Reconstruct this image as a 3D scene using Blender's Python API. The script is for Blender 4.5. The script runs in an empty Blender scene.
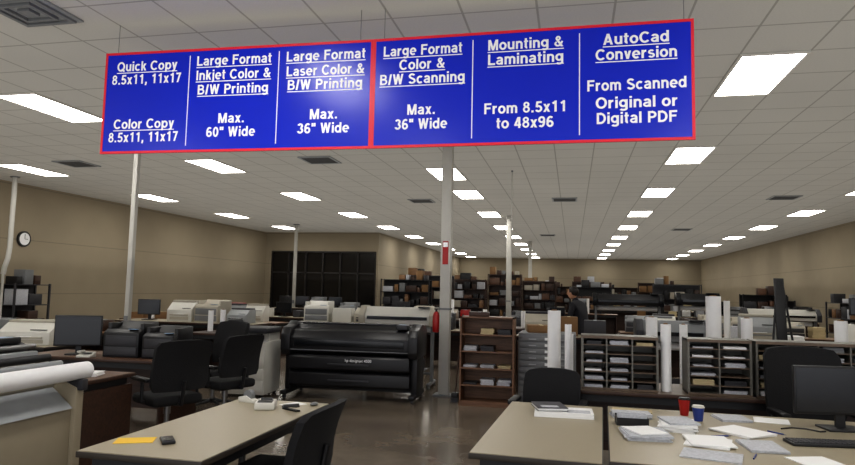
import bpy, bmesh, math, random, os
from mathutils import Matrix, Vector, Euler
random.seed(7)
scene=bpy.context.scene
COL=scene.collection
scene.view_settings.view_transform='Standard'
try: scene.view_settings.look='Medium High Contrast'
except Exception: pass

# ---------------------------------------------------------------- materials
def lin(c):
    o=[]
    for v in c[:3]:
        v=v/255.0
        o.append(v/12.92 if v<=.04045 else ((v+.055)/1.055)**2.4)
    return (*o,1)
MATS={}
def mat(name,c,rough=.5,metal=0,var=.12,scale=8,bump=0,spec=.5,coat=0):
    if name in MATS: return MATS[name]
    m=bpy.data.materials.new(name); m.use_nodes=True; nt=m.node_tree
    b=nt.nodes['Principled BSDF']
    tc=nt.nodes.new('ShaderNodeTexCoord')
    n=nt.nodes.new('ShaderNodeTexNoise'); n.inputs['Scale'].default_value=scale; n.inputs['Detail'].default_value=4
    nt.links.new(tc.outputs['Object'],n.inputs['Vector'])
    mx=nt.nodes.new('ShaderNodeMix'); mx.data_type='RGBA'
    l=lin(c); mx.inputs[6].default_value=tuple(v*(1-var) for v in l[:3])+(1,); mx.inputs[7].default_value=tuple(min(1,v*(1+var)) for v in l[:3])+(1,)
    nt.links.new(n.outputs['Fac'],mx.inputs[0]); nt.links.new(mx.outputs[2],b.inputs['Base Color'])
    b.inputs['Roughness'].default_value=rough; b.inputs['Metallic'].default_value=metal
    b.inputs['Specular IOR Level'].default_value=spec; b.inputs['Coat Weight'].default_value=coat
    if bump:
        bp=nt.nodes.new('ShaderNodeBump'); bp.inputs['Strength'].default_value=bump; bp.inputs['Distance'].default_value=.01
        nt.links.new(n.outputs['Fac'],bp.inputs['Height']); nt.links.new(bp.outputs[0],b.inputs['Normal'])
    MATS[name]=m; return m
def emis(name,c,s):
    m=bpy.data.materials.new(name); m.use_nodes=True; b=m.node_tree.nodes['Principled BSDF']
    b.inputs['Base Color'].default_value=lin(c); b.inputs['Emission Color'].default_value=lin(c); b.inputs['Emission Strength'].default_value=s
    MATS[name]=m; return m
def wood(name,c1,c2,rough=.45):
    m=bpy.data.materials.new(name); m.use_nodes=True; nt=m.node_tree; b=nt.nodes['Principled BSDF']
    tc=nt.nodes.new('ShaderNodeTexCoord'); mp=nt.nodes.new('ShaderNodeMapping'); mp.inputs['Scale'].default_value=(1.2,14,14)
    n=nt.nodes.new('ShaderNodeTexNoise'); n.inputs['Scale'].default_value=3; n.inputs['Detail'].default_value=6
    nt.links.new(tc.outputs['Object'],mp.inputs[0]); nt.links.new(mp.outputs[0],n.inputs['Vector'])
    r=nt.nodes.new('ShaderNodeValToRGB'); r.color_ramp.elements[0].position=.3; r.color_ramp.elements[1].position=.7
    r.color_ramp.elements[0].color=lin(c1); r.color_ramp.elements[1].color=lin(c2)
    nt.links.new(n.outputs['Fac'],r.inputs[0]); nt.links.new(r.outputs[0],b.inputs['Base Color']); b.inputs['Roughness'].default_value=rough
    MATS[name]=m; return m
BLK=mat('black_plastic',(24,24,27),.45,var=.2)
BLKG=mat('black_gloss',(22,24,28),.25,var=.1)
CHA=mat('charcoal_plastic',(30,30,33),.38,var=.12)
DGR=mat('dark_grey_plastic',(54,54,58),.5)
GRY=mat('grey_plastic',(116,118,120),.5)
LGR=mat('light_grey_metal',(146,149,150),.45)
WHT=mat('white_plastic',(204,202,194),.45,var=.05)
OFFW=mat('off_white_plastic',(172,166,152),.5,var=.05)
BEI=mat('beige_panel',(150,140,120),.5,var=.06)
PAP=mat('white_paper',(236,236,236),.7,var=.03,scale=30)
PAPG=mat('printed_paper',(184,186,192),.7,var=.35,scale=60)
MAN=mat('manila',(190,175,138),.7)
FAB=mat('black_fabric',(22,22,25),.85,var=.3,scale=90,bump=.3)
MET=mat('brushed_steel',(150,150,150),.35,metal=.8)
BLUE=mat('sign_blue',(10,40,200),.24,var=.03,scale=2,spec=.5)
RED=mat('sign_red',(230,40,62),.35,var=.04)
SWHT=mat('sign_white',(252,252,254),.45,var=.01)
REDP=mat('red_paint',(160,25,22),.35)
BLUP=mat('blue_plastic',(40,60,130),.35)
YEL=mat('yellow_paper',(232,190,60),.7,var=.05)
CARD=mat('cardboard',(128,98,66),.8,var=.12)
SCR=mat('screen_dark',(16,18,24),.15,var=.1)
SCRB=mat('screen_blue',(120,150,185),.3,var=.2,scale=5)
LAM=mat('grey_laminate',(158,148,126),.38,var=.06,scale=60)
LAME=mat('laminate_edge',(52,46,40),.5)
COLP=mat('column_paint',(184,182,175),.5,var=.06)
SKIN=mat('skin',(196,150,122),.55,var=.05)
HAIR=mat('dark_hair',(30,22,18),.6)
CLO=mat('dark_clothing',(30,30,36),.85)
GLS=mat('grey_frame',(112,110,104),.45,metal=.1)
BRN=wood('brown_wood',(76,52,38),(108,76,56))
DBRN=wood('dark_wood',(46,30,22),(70,45,32))
TAN=wood('tan_wood',(112,82,56),(140,106,72))
GBR=wood('grey_brown_wood',(86,72,60),(116,98,82))
LENS=emis('light_lens',(255,252,246),13)

# structure materials
def floor_mat():
    m=bpy.data.materials.new('polished_concrete'); m.use_nodes=True; nt=m.node_tree; b=nt.nodes['Principled BSDF']
    tc=nt.nodes.new('ShaderNodeTexCoord')
    n=nt.nodes.new('ShaderNodeTexNoise'); n.inputs['Scale'].default_value=1.1; n.inputs['Detail'].default_value=8; n.inputs['Roughness'].default_value=.6
    nt.links.new(tc.outputs['Object'],n.inputs['Vector'])
    r=nt.nodes.new('ShaderNodeValToRGB'); r.color_ramp.elements[0].position=.3; r.color_ramp.elements[1].position=.72
    r.color_ramp.elements[0].color=lin((88,79,70)); r.color_ramp.elements[1].color=lin((132,121,107))
    nt.links.new(n.outputs['Fac'],r.inputs[0]); nt.links.new(r.outputs[0],b.inputs['Base Color'])
    n2=nt.nodes.new('ShaderNodeTexNoise'); n2.inputs['Scale'].default_value=1.5
    nt.links.new(tc.outputs['Object'],n2.inputs['Vector'])
    mr=nt.nodes.new('ShaderNodeMapRange'); mr.inputs[3].default_value=.12; mr.inputs[4].default_value=.24
    nt.links.new(n2.outputs['Fac'],mr.inputs[0]); nt.links.new(mr.outputs[0],b.inputs['Roughness'])
    return m
TX,TY=.626,1.373
X0,Y0=1.9-TX/2,7.33-TY/2     # grid phase: one fixture fills one tile
def ceil_mat():
    m=bpy.data.materials.new('ceiling_tiles'); m.use_nodes=True; nt=m.node_tree; b=nt.nodes['Principled BSDF']
    tc=nt.nodes.new('ShaderNodeTexCoord'); sp=nt.nodes.new('ShaderNodeSeparateXYZ'); nt.links.new(tc.outputs['Object'],sp.inputs[0])
    def line(out,off,per,w):
        a=nt.nodes.new('ShaderNodeMath'); a.operation='SUBTRACT'; nt.links.new(out,a.inputs[0]); a.inputs[1].default_value=off
        d=nt.nodes.new('ShaderNodeMath'); d.operation='PINGPONG'; nt.links.new(a.outputs[0],d.inputs[0]); d.inputs[1].default_value=per/2
        c=nt.nodes.new('ShaderNodeMath'); c.operation='LESS_THAN'; nt.links.new(d.outputs[0],c.inputs[0]); c.inputs[1].default_value=w
        return c.outputs[0]
    a=line(sp.outputs[0],X0,TX,.010); c=line(sp.outputs[1],Y0,TY/2,.010)
    mx=nt.nodes.new('ShaderNodeMath'); mx.operation='MAXIMUM'; nt.links.new(a,mx.inputs[0]); nt.links.new(c,mx.inputs[1])
    n=nt.nodes.new('ShaderNodeTexNoise'); n.inputs['Scale'].default_value=60; nt.links.new(tc.outputs['Object'],n.inputs['Vector'])
    n2=nt.nodes.new('ShaderNodeTexNoise'); n2.inputs['Scale'].default_value=.5; nt.links.new(tc.outputs['Object'],n2.inputs['Vector'])
    r=nt.nodes.new('ShaderNodeValToRGB'); r.color_ramp.elements[0].color=lin((186,184,178)); r.color_ramp.elements[1].color=lin((212,210,204))
    ad=nt.nodes.new('ShaderNodeMath'); ad.operation='MULTIPLY_ADD'; nt.links.new(n.outputs['Fac'],ad.inputs[0]); ad.inputs[1].default_value=.5
    s5=nt.nodes.new('ShaderNodeMath'); s5.operation='MULTIPLY'; nt.links.new(n2.outputs['Fac'],s5.inputs[0]); s5.inputs[1].default_value=.5
    nt.links.new(s5.outputs[0],ad.inputs[2]); nt.links.new(ad.outputs[0],r.inputs[0])
    k=nt.nodes.new('ShaderNodeMix'); k.data_type='RGBA'; nt.links.new(mx.outputs[0],k.inputs[0]); nt.links.new(r.outputs[0],k.inputs[6]); k.inputs[7].default_value=lin((162,160,153))
    nt.links.new(k.outputs[2],b.inputs['Base Color']); b.inputs['Roughness'].default_value=.9
    return m
def wall_mat(name,c,seam=1.3):
    m=bpy.data.materials.new(name); m.use_nodes=True; nt=m.node_tree; b=nt.nodes['Principled BSDF']
    tc=nt.nodes.new('ShaderNodeTexCoord'); sp=nt.nodes.new('ShaderNodeSeparateXYZ'); nt.links.new(tc.outputs['Object'],sp.inputs[0])
    d=nt.nodes.new('ShaderNodeMath'); d.operation='PINGPONG'; nt.links.new(sp.outputs[2],d.inputs[0]); d.inputs[1].default_value=seam/2
    cc=nt.nodes.new('ShaderNodeMath'); cc.operation='LESS_THAN'; nt.links.new(d.outputs[0],cc.inputs[0]); cc.inputs[1].default_value=.012
    n=nt.nodes.new('ShaderNodeTexNoise'); n.inputs['Scale'].default_value=1.2; n.inputs['Detail'].default_value=6; nt.links.new(tc.outputs['Object'],n.inputs['Vector'])
    l=lin(c); r=nt.nodes.new('ShaderNodeValToRGB'); r.color_ramp.elements[0].color=tuple(v*.88 for v in l[:3])+(1,); r.color_ramp.elements[1].color=tuple(v*1.1 for v in l[:3])+(1,)
    nt.links.new(n.outputs['Fac'],r.inputs[0])
    k=nt.nodes.new('ShaderNodeMix'); k.data_type='RGBA'; nt.links.new(cc.outputs[0],k.inputs[0]); nt.links.new(r.outputs[0],k.inputs[6]); k.inputs[7].default_value=tuple(v*.75 for v in l[:3])+(1,)
    nt.links.new(k.outputs[2],b.inputs['Base Color']); b.inputs['Roughness'].default_value=.8
    return m

# ---------------------------------------------------------------- mesh helpers
def _add(bm,b2,M=None):
    me=bpy.data.meshes.new('t'); 
    if M is not None: b2.transform(M)
    b2.to_mesh(me); b2.free(); bm.from_mesh(me); bpy.data.meshes.remove(me)
def B(x0,x1,y0,y1,z0,z1,bev=0,M=None,seg=2):
    def f(bm):
        b=bmesh.new(); bmesh.ops.create_cube(b,size=1)
        b.transform(Matrix.Translation(((x0+x1)/2,(y0+y1)/2,(z0+z1)/2))@Matrix.Diagonal((abs(x1-x0),abs(y1-y0),abs(z1-z0),1)))
        if bev: bmesh.ops.bevel(b,geom=b.edges[:],offset=bev,segments=seg,affect='EDGES',profile=.5)
        _add(bm,b,M)
    return f
def C(p,q,r,r2=None,seg=16,M=None):
    def f(bm):
        a,c=Vector(p),Vector(q); d=c-a
        b=bmesh.new(); bmesh.ops.create_cone(b,cap_ends=True,segments=seg,radius1=r,radius2=r if r2 is None else r2,depth=d.length)
        b.transform(Matrix.Translation((a+c)/2)@d.to_track_quat('Z','Y').to_matrix().to_4x4())
        _add(bm,b,M)
    return f
def S(c,r,sc=(1,1,1),M=None,seg=14):
    def f(bm):
        b=bmesh.new(); bmesh.ops.create_uvsphere(b,u_segments=seg,v_segments=seg//2+2,radius=r)
        b.transform(Matrix.Translation(c)@Matrix.Diagonal((*sc,1))); _add(bm,b,M)
    return f
def PX(pts,x0,x1,bev=0,M=None):     # (y,z) profile extruded along x
    def f(bm):
        b=bmesh.new(); vs=[b.verts.new((x0,y,z)) for y,z in pts]; fc=b.faces.new(vs)
        r=bmesh.ops.extrude_face_region(b,geom=[fc]); 
        for v in r['geom']:
            if isinstance(v,bmesh.types.BMVert): v.co.x=x1
        bmesh.ops.recalc_face_normals(b,faces=b.faces[:])
        if bev: bmesh.ops.bevel(b,geom=b.edges[:],offset=bev,segments=2,affect='EDGES',profile=.5)
        _add(bm,b,M)
    return f
def LA(pts,c=(0,0,0),seg=20,M=None):
    def f(bm):
        b=bmesh.new(); rings=[]
        for r,z in pts: rings.append([b.verts.new((c[0]+r*math.cos(2*math.pi*i/seg),c[1]+r*math.sin(2*math.pi*i/seg),c[2]+z)) for i in range(seg)])
        for a,d in zip(rings,rings[1:]):
            for i in range(seg): b.faces.new((a[i],a[(i+1)%seg],d[(i+1)%seg],d[i]))
        b.faces.new(rings[0][::-1]); b.faces.new(rings[-1]); bmesh.ops.recalc_face_normals(b,faces=b.faces[:]); _add(bm,b,M)
    return f
def TUBE(pts,r,seg=8):
    def f(bm):
        for a,c in zip(pts,pts[1:]): C(a,c,r,seg=seg)(bm)
        for p in pts[1:-1]: S(p,r,seg=8)(bm)
    return f
def SHELL(w,z0,z1,thick,bow,lean,y=0,taper=.8):   # curved chair back
    def f(bm):
        b=bmesh.new(); nx,nz=8,8; g=[]
        for s in (0,1):
            for j in range(nz+1):
                v=j/nz; row=[]
                ww=w*(1-(1-taper)*abs(v-.45)**2*2.2); 
                if j in(0,nz): ww*=.9
                for i in range(nx+1):
                    u=i/nx*2-1
                    row.append(b.verts.new((u*ww/2,y-lean*v-bow*(1-u*u)+ (0.03*math.sin(v*math.pi)) -s*thick,z0+(z1-z0)*v - (.02*abs(u)**3 if j==nz else 0))))
                g.append(row)
        n=nz+1
        for s in (0,1):
            for j in range(nz):
                for i in range(nx): b.faces.new((g[s*n+j][i],g[s*n+j][i+1],g[s*n+j+1][i+1],g[s*n+j+1][i]))
        for j in range(nz):
            for i in(0,nx): b.faces.new((g[j][i],g[j+1][i],g[n+j+1][i],g[n+j][i]))
        for i in range(nx):
            for j in(0,nz): b.faces.new((g[j][i],g[j][i+1],g[n+j][i+1],g[n+j][i]))
        bmesh.ops.recalc_face_normals(b,faces=b.faces[:]); _add(bm,b)
    return f
def mesh(name,prims,m,smooth=None):
    bm=bmesh.new()
    for p in prims: p(bm)
    me=bpy.data.meshes.new(name); bm.to_mesh(me); bm.free()
    me.materials.append(m)
    for p in me.polygons: p.use_smooth=True
    try: me.set_sharp_from_angle(angle=math.radians(38))
    except Exception: pass
    return me
def place(o,loc,rz):
    o.location=loc; o.rotation_euler=(0,0,math.radians(rz))
def thing(name,label,cat,loc,rz,parts,group=None):
    """parts: list of (name, material, prims[, label[, subparts]])"""
    if len(parts)==1:
        root=bpy.data.objects.new(name,mesh(name,parts[0][2],parts[0][1])); COL.objects.link(root)
    else:
        root=bpy.data.objects.new(name,None); root.empty_display_size=.1; COL.objects.link(root)
        def addp(par,ps):
            for p in ps:
                o=bpy.data.objects.new(p[0],mesh(p[0],p[2],p[1])); COL.objects.link(o); o.parent=par
                if len(p)>3 and p[3]: o['label']=p[3]
                if len(p)>4: addp(o,p[4])
        addp(root,parts)
    place(root,loc,rz); root['label']=label; root['category']=cat
    if group: root['group']=group
    return root
def dup(t,loc,rz=0,label=None,group=None):
    def cp(o,par):
        n=o.copy(); COL.objects.link(n)
        if par: n.parent=par
        for ch in o.children: cp(ch,n)
        return n
    n=cp(t,None); place(n,loc,rz)
    if label: n['label']=label
    if group: n['group']=group; t['group']=group
    return n
def struct(name,prims,m):
    o=bpy.data.objects.new(name,mesh(name,prims,m)); COL.objects.link(o); o['kind']='structure'; 
    return o

# ---------------------------------------------------------------- room shell
ZC=3.95; XL,XR=-13.0,8.3; YB=46; YN=-3.5
struct('floor',[B(XL-.2,XR+.2,YN,YB+.2,-.2,0)],floor_mat())
struct('ceiling',[B(XL-.2,XR+.2,YN,YB+.2,ZC,ZC+.2)],ceil_mat())
WM=wall_mat('beige_wall',(150,138,117)); WM2=wall_mat('beige_wall_far',(145,134,114))
struct('wall_left',[B(XL-.2,XL,YN,26.2,0,ZC)],WM)
struct('wall_right',[B(XR,XR+.2,YN,YB+.2,0,ZC)],WM)
struct('wall_back',[B(-7.9,XR,YB,YB+.2,0,ZC)],WM2)
struct('wall_inner',[B(XL,-7.9,26,26.2,3.15,ZC),B(XL,-12.7,26,26.2,0,3.15),B(-8.02,-7.9,26,26.2,0,3.15),B(-8.1,-7.9,26.2,YB,0,ZC)],WM2)
win=struct('window_1',[B(-12.7,-8.02,26.08,26.12,0,3.15)],mat('dark_glass',(20,18,18),.15))
struct('trim_1',[B(-12.7+4.68*i/6-.03,-12.7+4.68*i/6+.03,26.0,26.08,0,3.15) for i in range(7)]+[B(-12.7,-8.02,26.0,26.08,2.2,2.26),B(-12.7,-8.02,26.0,26.08,3.09,3.15)],mat('dark_frame',(34,30,28),.5))
struct('baseboard_left',[B(XL,XL+.02,YN,26,0,.12)],DGR)
struct('baseboard_right',[B(XR-.02,XR,YN,YB,0,.12)],DGR)

# ---------------------------------------------------------------- ceiling fixtures
cl=thing('ceiling_light','white recessed rectangular fluorescent light set into the tiled ceiling','ceiling light',(0,0,0),0,[
  ('frame',WHT,[B(-.313,.313,-.6865,-.655,-.02,0),B(-.313,.313,.655,.6865,-.02,0),B(-.313,-.285,-.655,.655,-.02,0),B(.285,.313,-.655,.655,-.02,0)]),
  ('diffuser',LENS,[B(-.285,.285,-.655,.655,-.012,0)])],group='recessed ceiling lights')
first=True
XC=[-11.12,-6.86,-2.48,1.9,6.28]
for ci,x in enumerate(XC):
    for r in range(-2,10):
        y=7.33+4.12*r
        if ci==2 and r==1: y+=1.3
        if ci==0 and y>25.5: continue
        if first: place(cl,(x,y,ZC),0); first=False
        else: dup(cl,(x,y,ZC))
vt=thing('ceiling_vent','grey slatted square air return grille in the ceiling','vent',(-9.6,10.9,ZC),0,[
  ('frame',LGR,[B(-.31,.31,-.31,-.27,-.02,0),B(-.31,.31,.27,.31,-.02,0),B(-.31,-.27,-.27,.27,-.02,0),B(.27,.31,-.27,.27,-.02,0)]),
  ('grille',mat('vent_grey',(96,96,95),.6),[B(-.27,.27,-.27,.27,-.004,0)]+[B(-.27,.27,-.25+i*.06,-.235+i*.06,-.018,-.004) for i in range(9)])],group='ceiling vents')
for p in((-4.55,11.1),(-3.9,16.6),(-.2,16.6),(4.85,16.6),(3.8,24.5),(-1,27)): dup(vt,(*p,ZC))
thing('air_diffuser','pale square stepped supply air diffuser in the ceiling','vent',(-4.6,4.55,ZC),0,[
  ('frame',LGR,[B(-.3,.3,-.3,.3,-.02,0,.004)]),
  ('vane',GRY,[B(-.26,.26,-.26,-.22,-.04,-.02),B(-.26,.26,.22,.26,-.04,-.02),B(-.26,-.22,-.22,.22,-.04,-.02),B(.22,.26,-.22,.22,-.04,-.02),B(-.16,.16,-.16,-.13,-.045,-.02),B(-.16,.16,.13,.16,-.045,-.02),B(-.16,-.13,-.13,.13,-.045,-.02),B(.13,.16,-.13,.13,-.045,-.02),B(-.06,.06,-.06,.06,-.045,-.02)])])

# ---------------------------------------------------------------- lettering: bold grotesque glyphs drawn as strokes
HW=.09
def arc(cx,cy,rx,ry,a0,a1,n=None):
    n=n or max(6,int(abs(a1-a0)/12))
    return [(cx+rx*math.cos(math.radians(a0+(a1-a0)*i/n)),cy+ry*math.sin(math.radians(a0+(a1-a0)*i/n))) for i in range(n+1)]
def ell(cx,cy,rx,ry): return arc(cx,cy,rx,ry,0,360,30)
def D(x0,y0,x1,y1): return ('d',x0,y0,x1,y1)
dot=lambda x:[(x,.84),(x,1.02)]
G={' ':(.30,[]),
'o':(.62,[ell(.31,.37,.22,.29)]),'c':(.58,[arc(.31,.37,.22,.29,45,315)]),
'e':(.62,[arc(.31,.37,.22,.29,-4,314),([(.12,.365),(.58,.365)],.06)]),
'a':(.60,[arc(.29,.49,.18,.17,160,0)+[(.47,0)],([(.47,.41),(.33,.39)]+arc(.27,.225,.18,.145,95,285)+[(.47,.2)],.08)]),
'd':(.65,[ell(.30,.37,.21,.29),[(.52,0),(.52,1)]]),'g':(.65,[ell(.30,.40,.21,.26),[(.52,.74),(.52,-.02)]+arc(.31,-.06,.21,.12,0,-160)]),
'p':(.65,[ell(.35,.37,.21,.29),[(.13,.74),(.13,-.25)]]),
'u':(.62,[[(.12,.74),(.12,.3)]+arc(.31,.29,.19,.21,180,330),[(.5,.74),(.5,0)]]),
'n':(.62,[[(.12,0),(.12,.74)],arc(.31,.45,.19,.21,170,0)+[(.5,0)]]),
'm':(.92,[[(.12,0),(.12,.74)],arc(.29,.47,.17,.19,170,0)+[(.46,0)],arc(.63,.47,.17,.19,170,0)+[(.80,0)]]),
'r':(.43,[[(.12,0),(.12,.74)],arc(.35,.38,.23,.27,170,82)]),
'i':(.24,[[(.12,0),(.12,.74)],dot(.12)]),'j':(.26,[[(.14,.74),(.14,-.08)]+arc(.02,-.08,.12,.1,0,-90),dot(.14)]),
'k':(.57,[[(.12,0),(.12,1)],D(.16,.26,.45,.74),D(.47,0,.28,.44)]),'l':(.24,[[(.12,0),(.12,1)]]),
's':(.55,[(arc(.275,.52,.16,.14,28,250)+arc(.285,.225,.18,.145,70,-158),.08)]),
't':(.38,[[(.17,.96),(.17,.2)]+arc(.28,.2,.11,.115,180,275),([(.02,.67),(.36,.67)],.07)]),
'v':(.56,[D(.11,.74,.28,0),D(.45,.74,.28,0)]),'x':(.57,[D(.11,.74,.46,0),D(.46,.74,.11,0)]),
'y':(.57,[D(.11,.74,.29,.02),D(.47,.74,.25,-.12),[(.30,-.02),(.25,-.13),(.19,-.165),(.08,-.165)]]),
'C':(.76,[arc(.41,.5,.31,.42,42,318)]),'O':(.83,[ell(.415,.5,.31,.42)]),'Q':(.83,[ell(.415,.5,.31,.42),[(.48,.26),(.78,-.02)]]),
'L':(.62,[[(.13,1),(.13,0)],[(.13,.085),(.61,.085)]]),'F':(.64,[[(.13,0),(.13,1)],[(.13,.915),(.62,.915)],[(.13,.53),(.56,.53)]]),'I':(.27,[[(.135,0),(.135,1)]]),
'B':(.72,[[(.13,0),(.13,1)],([(.13,.92),(.38,.92)]+arc(.38,.73,.18,.19,90,-90)+[(.13,.54)],.08),([(.13,.52),(.4,.52)]+arc(.4,.30,.22,.22,90,-90)+[(.13,.08)],.08)]),
'P':(.68,[[(.13,0),(.13,1)],[(.13,.91),(.36,.91)]+arc(.36,.685,.22,.225,90,-90)+[(.13,.46)]]),
'D':(.76,[[(.13,0),(.13,1)],[(.13,.91),(.32,.91)]+arc(.32,.5,.33,.41,90,-90)+[(.13,.09)]]),
'M':(.90,[[(.13,0),(.13,1)],[(.77,0),(.77,1)],D(.17,1,.45,0),D(.73,1,.45,0)]),
'W':(1.0,[D(.12,1,.30,0),D(.5,1,.30,0),D(.5,1,.70,0),D(.88,1,.70,0)]),'A':(.76,[D(.12,0,.38,1),D(.64,0,.38,1),([(.22,.28),(.54,.28)],.075)]),
'S':(.69,[arc(.34,.735,.21,.175,22,250)+arc(.345,.285,.24,.195,70,-160)]),
'0':(.60,[ell(.30,.5,.19,.42)]),'1':(.60,[[(.36,0),(.36,1)],[(.13,.74),(.36,.90)]]),
'3':(.60,[arc(.28,.735,.18,.175,160,-80),arc(.28,.3,.21,.21,85,-165)]),
'4':(.61,[[(.43,0),(.43,1)],D(.12,.30,.38,1),[(.03,.28),(.58,.28)]]),
'5':(.60,[[(.54,.91),(.18,.91)],[(.20,.97),(.14,.46)],arc(.29,.32,.21,.235,140,-155)]),
'6':(.60,[ell(.305,.31,.195,.225),arc(.33,.5,.22,.415,190,50)]),'9':(.60,[ell(.295,.69,.195,.225),arc(.27,.5,.22,.415,10,-130)]),
'7':(.60,[[(.05,.91),(.56,.91)],D(.22,0,.45,.88)]),'8':(.60,[(ell(.3,.74,.165,.18),.08),(ell(.3,.3,.2,.22),.08)]),
'.':(.28,[[(.14,0),(.14,.19)]]),',':(.28,[[(.14,0),(.14,.19)],[(.15,.06),(.09,-.16)]]),
'&':(.78,[(ell(.33,.77,.13,.14),.08),D(.24,.66,.64,0),(arc(.31,.26,.20,.175,115,335)+[(.60,.36),(.66,.50)],.08)]),
'/':(.34,[D(.09,-.02,.25,1.02)]),'"':(.44,[[(.12,1),(.12,.66)],[(.32,1),(.32,.66)]])}
def stroke(bm,pts,f,h=HW):
    P=[Vector(p) for p in pts]; n=len(P); closed=(P[0]-P[-1]).length<1e-6
    L=[];R=[]
    for i,p in enumerate(P):
        a=P[i-1] if i>0 else (P[-2] if closed else None); c=P[i+1] if i<n-1 else (P[1] if closed else None)
        d1=(p-a).normalized() if a is not None else None; d2=(c-p).normalized() if c is not None else None
        d=d1 if d2 is None else d2 if d1 is None else (d1+d2).normalized()
        k=1 if (d1 is None or d2 is None) else min(1.6,1/max(.3,d.dot(d1)))
        nn=Vector((-d.y,d.x))*h*k; L.append(p+nn); R.append(p-nn)
    vl=[bm.verts.new(f(v)) for v in L]; vr=[bm.verts.new(f(v)) for v in R]
    for i in range(n-1): bm.faces.new((vl[i],vr[i],vr[i+1],vl[i+1]))
def glyph_text(bm,t,cx,cz,cap,tw=None,ul=False,track=.05):
    w=sum(G[c][0] for c in t)+track*(len(t)-1); k=(tw/(w*cap)) if tw else 1; x=-w/2
    for c in t:
        gw,ps=G[c]
        for pi,p in enumerate(ps):
            f=lambda v,x=x,pi=pi:(cx+(x+v[0])*cap*k,-.0004*pi,cz+v[1]*cap)   # each stroke a hair further out, no coincident faces
            if p and p[0]=='d':
                _,x0,y0,x1,y1=p; hx=HW*math.hypot(x1-x0,y1-y0)/abs(y1-y0)
                bm.faces.new([bm.verts.new(f(q)) for q in((x0-hx,y0),(x0+hx,y0),(x1+hx,y1),(x1-hx,y1))])
            elif isinstance(p,tuple): stroke(bm,p[0],f,p[1])
            else: stroke(bm,p,f)
        x+=gw+track
    if ul:
        a,b=cx-w*cap*k/2,cx+w*cap*k/2
        bm.faces.new([bm.verts.new(q) for q in((a,.0006,cz-.22*cap),(b,.0006,cz-.22*cap),(b,.0006,cz-.13*cap),(a,.0006,cz-.13*cap))])
def text_mesh(lines):
    bm=bmesh.new()
    for l in lines: glyph_text(bm,*l)
    bm.normal_update()
    for fc in bm.faces:
        if fc.normal.y>0: fc.normal_flip()
    me=bpy.data.meshes.new('lettering'); bm.to_mesh(me); bm.free(); me.materials.append(SWHT); return me
SH=.93
def sign(label,x,y,z,rz,SW,cols):
    fw=.022
    r=thing('hanging_sign',label,'sign',(x,y,z),rz,[
      ('board',BLUE,[B(0,SW,0,.012,0,SH)]),
      ('border',RED,[B(0,SW,-.003,.015,0,fw),B(0,SW,-.003,.015,SH-fw,SH),B(0,fw,-.003,.015,fw,SH-fw),B(SW-fw,SW,-.003,.015,fw,SH-fw)])]
      +[('divider_line',SWHT,[B(SW*k/3-.004,SW*k/3+.004,-.002,0,.06,SH-.06)]) for k in (1,2)],group='hanging service signs')
    L=[]
    for i,cc in enumerate(cols):
        for t,fr,ul,tw in cc: L.append((t,SW*(i+.5)/3,SH*(1-fr)-.036,.088,tw,ul))
    o=bpy.data.objects.new('lettering',text_mesh(L)); COL.objects.link(o); o.parent=r; o.location=(0,-.002,0)
    return r
sign('blue service sign with red border and white lettering hung by wires',-4.155,4.985,2.755,1.7,2.525,[
 [('Quick Copy',.15,1,.60),('8.5x11, 11x17',.28,0,.69),('Color Copy',.72,1,.60),('8.5x11, 11x17',.85,0,.69)],
 [('Large Format',.13,1,.71),('Inkjet Color &',.27,1,.71),('B/W Printing',.41,1,.67),('Max.',.69,0,.25),('60" Wide',.82,0,.46)],
 [('Large Format',.13,1,.71),('Laser Color &',.27,1,.70),('B/W Printing',.40,1,.67),('Max.',.68,0,.25),('36" Wide',.81,0,.46)]])
sign('blue sign listing scanning, mounting and conversion services, red border',-1.630,5.06,2.755,0,2.52,[
 [('Large Format',.13,1,.67),('Color &',.26,1,.39),('B/W Scanning',.39,1,.72),('Max.',.67,0,.24),('36" Wide',.80,0,.44)],
 [('Mounting &',.13,1,.60),('Laminating',.26,1,.60),('From 8.5x11',.69,0,.65),('to 48x96',.82,0,.45)],
 [('AutoCad',.14,1,.49),('Conversion',.27,1,.60),('From Scanned',.53,0,.73),('Original or',.68,0,.60),('Digital PDF',.81,0,.59)]])
wr=thing('hanging_wire','thin steel wire holding the blue sign from the ceiling','wire',(-4.04,4.998,3.685),0,[('wire',MET,[C((0,0,0),(0,0,ZC-3.685),.003,seg=6)])],group='sign wires')
dup(wr,(-1.75,5.067,3.685)); dup(wr,(-1.54,5.067,3.685)); dup(wr,(.82,5.067,3.685))

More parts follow.
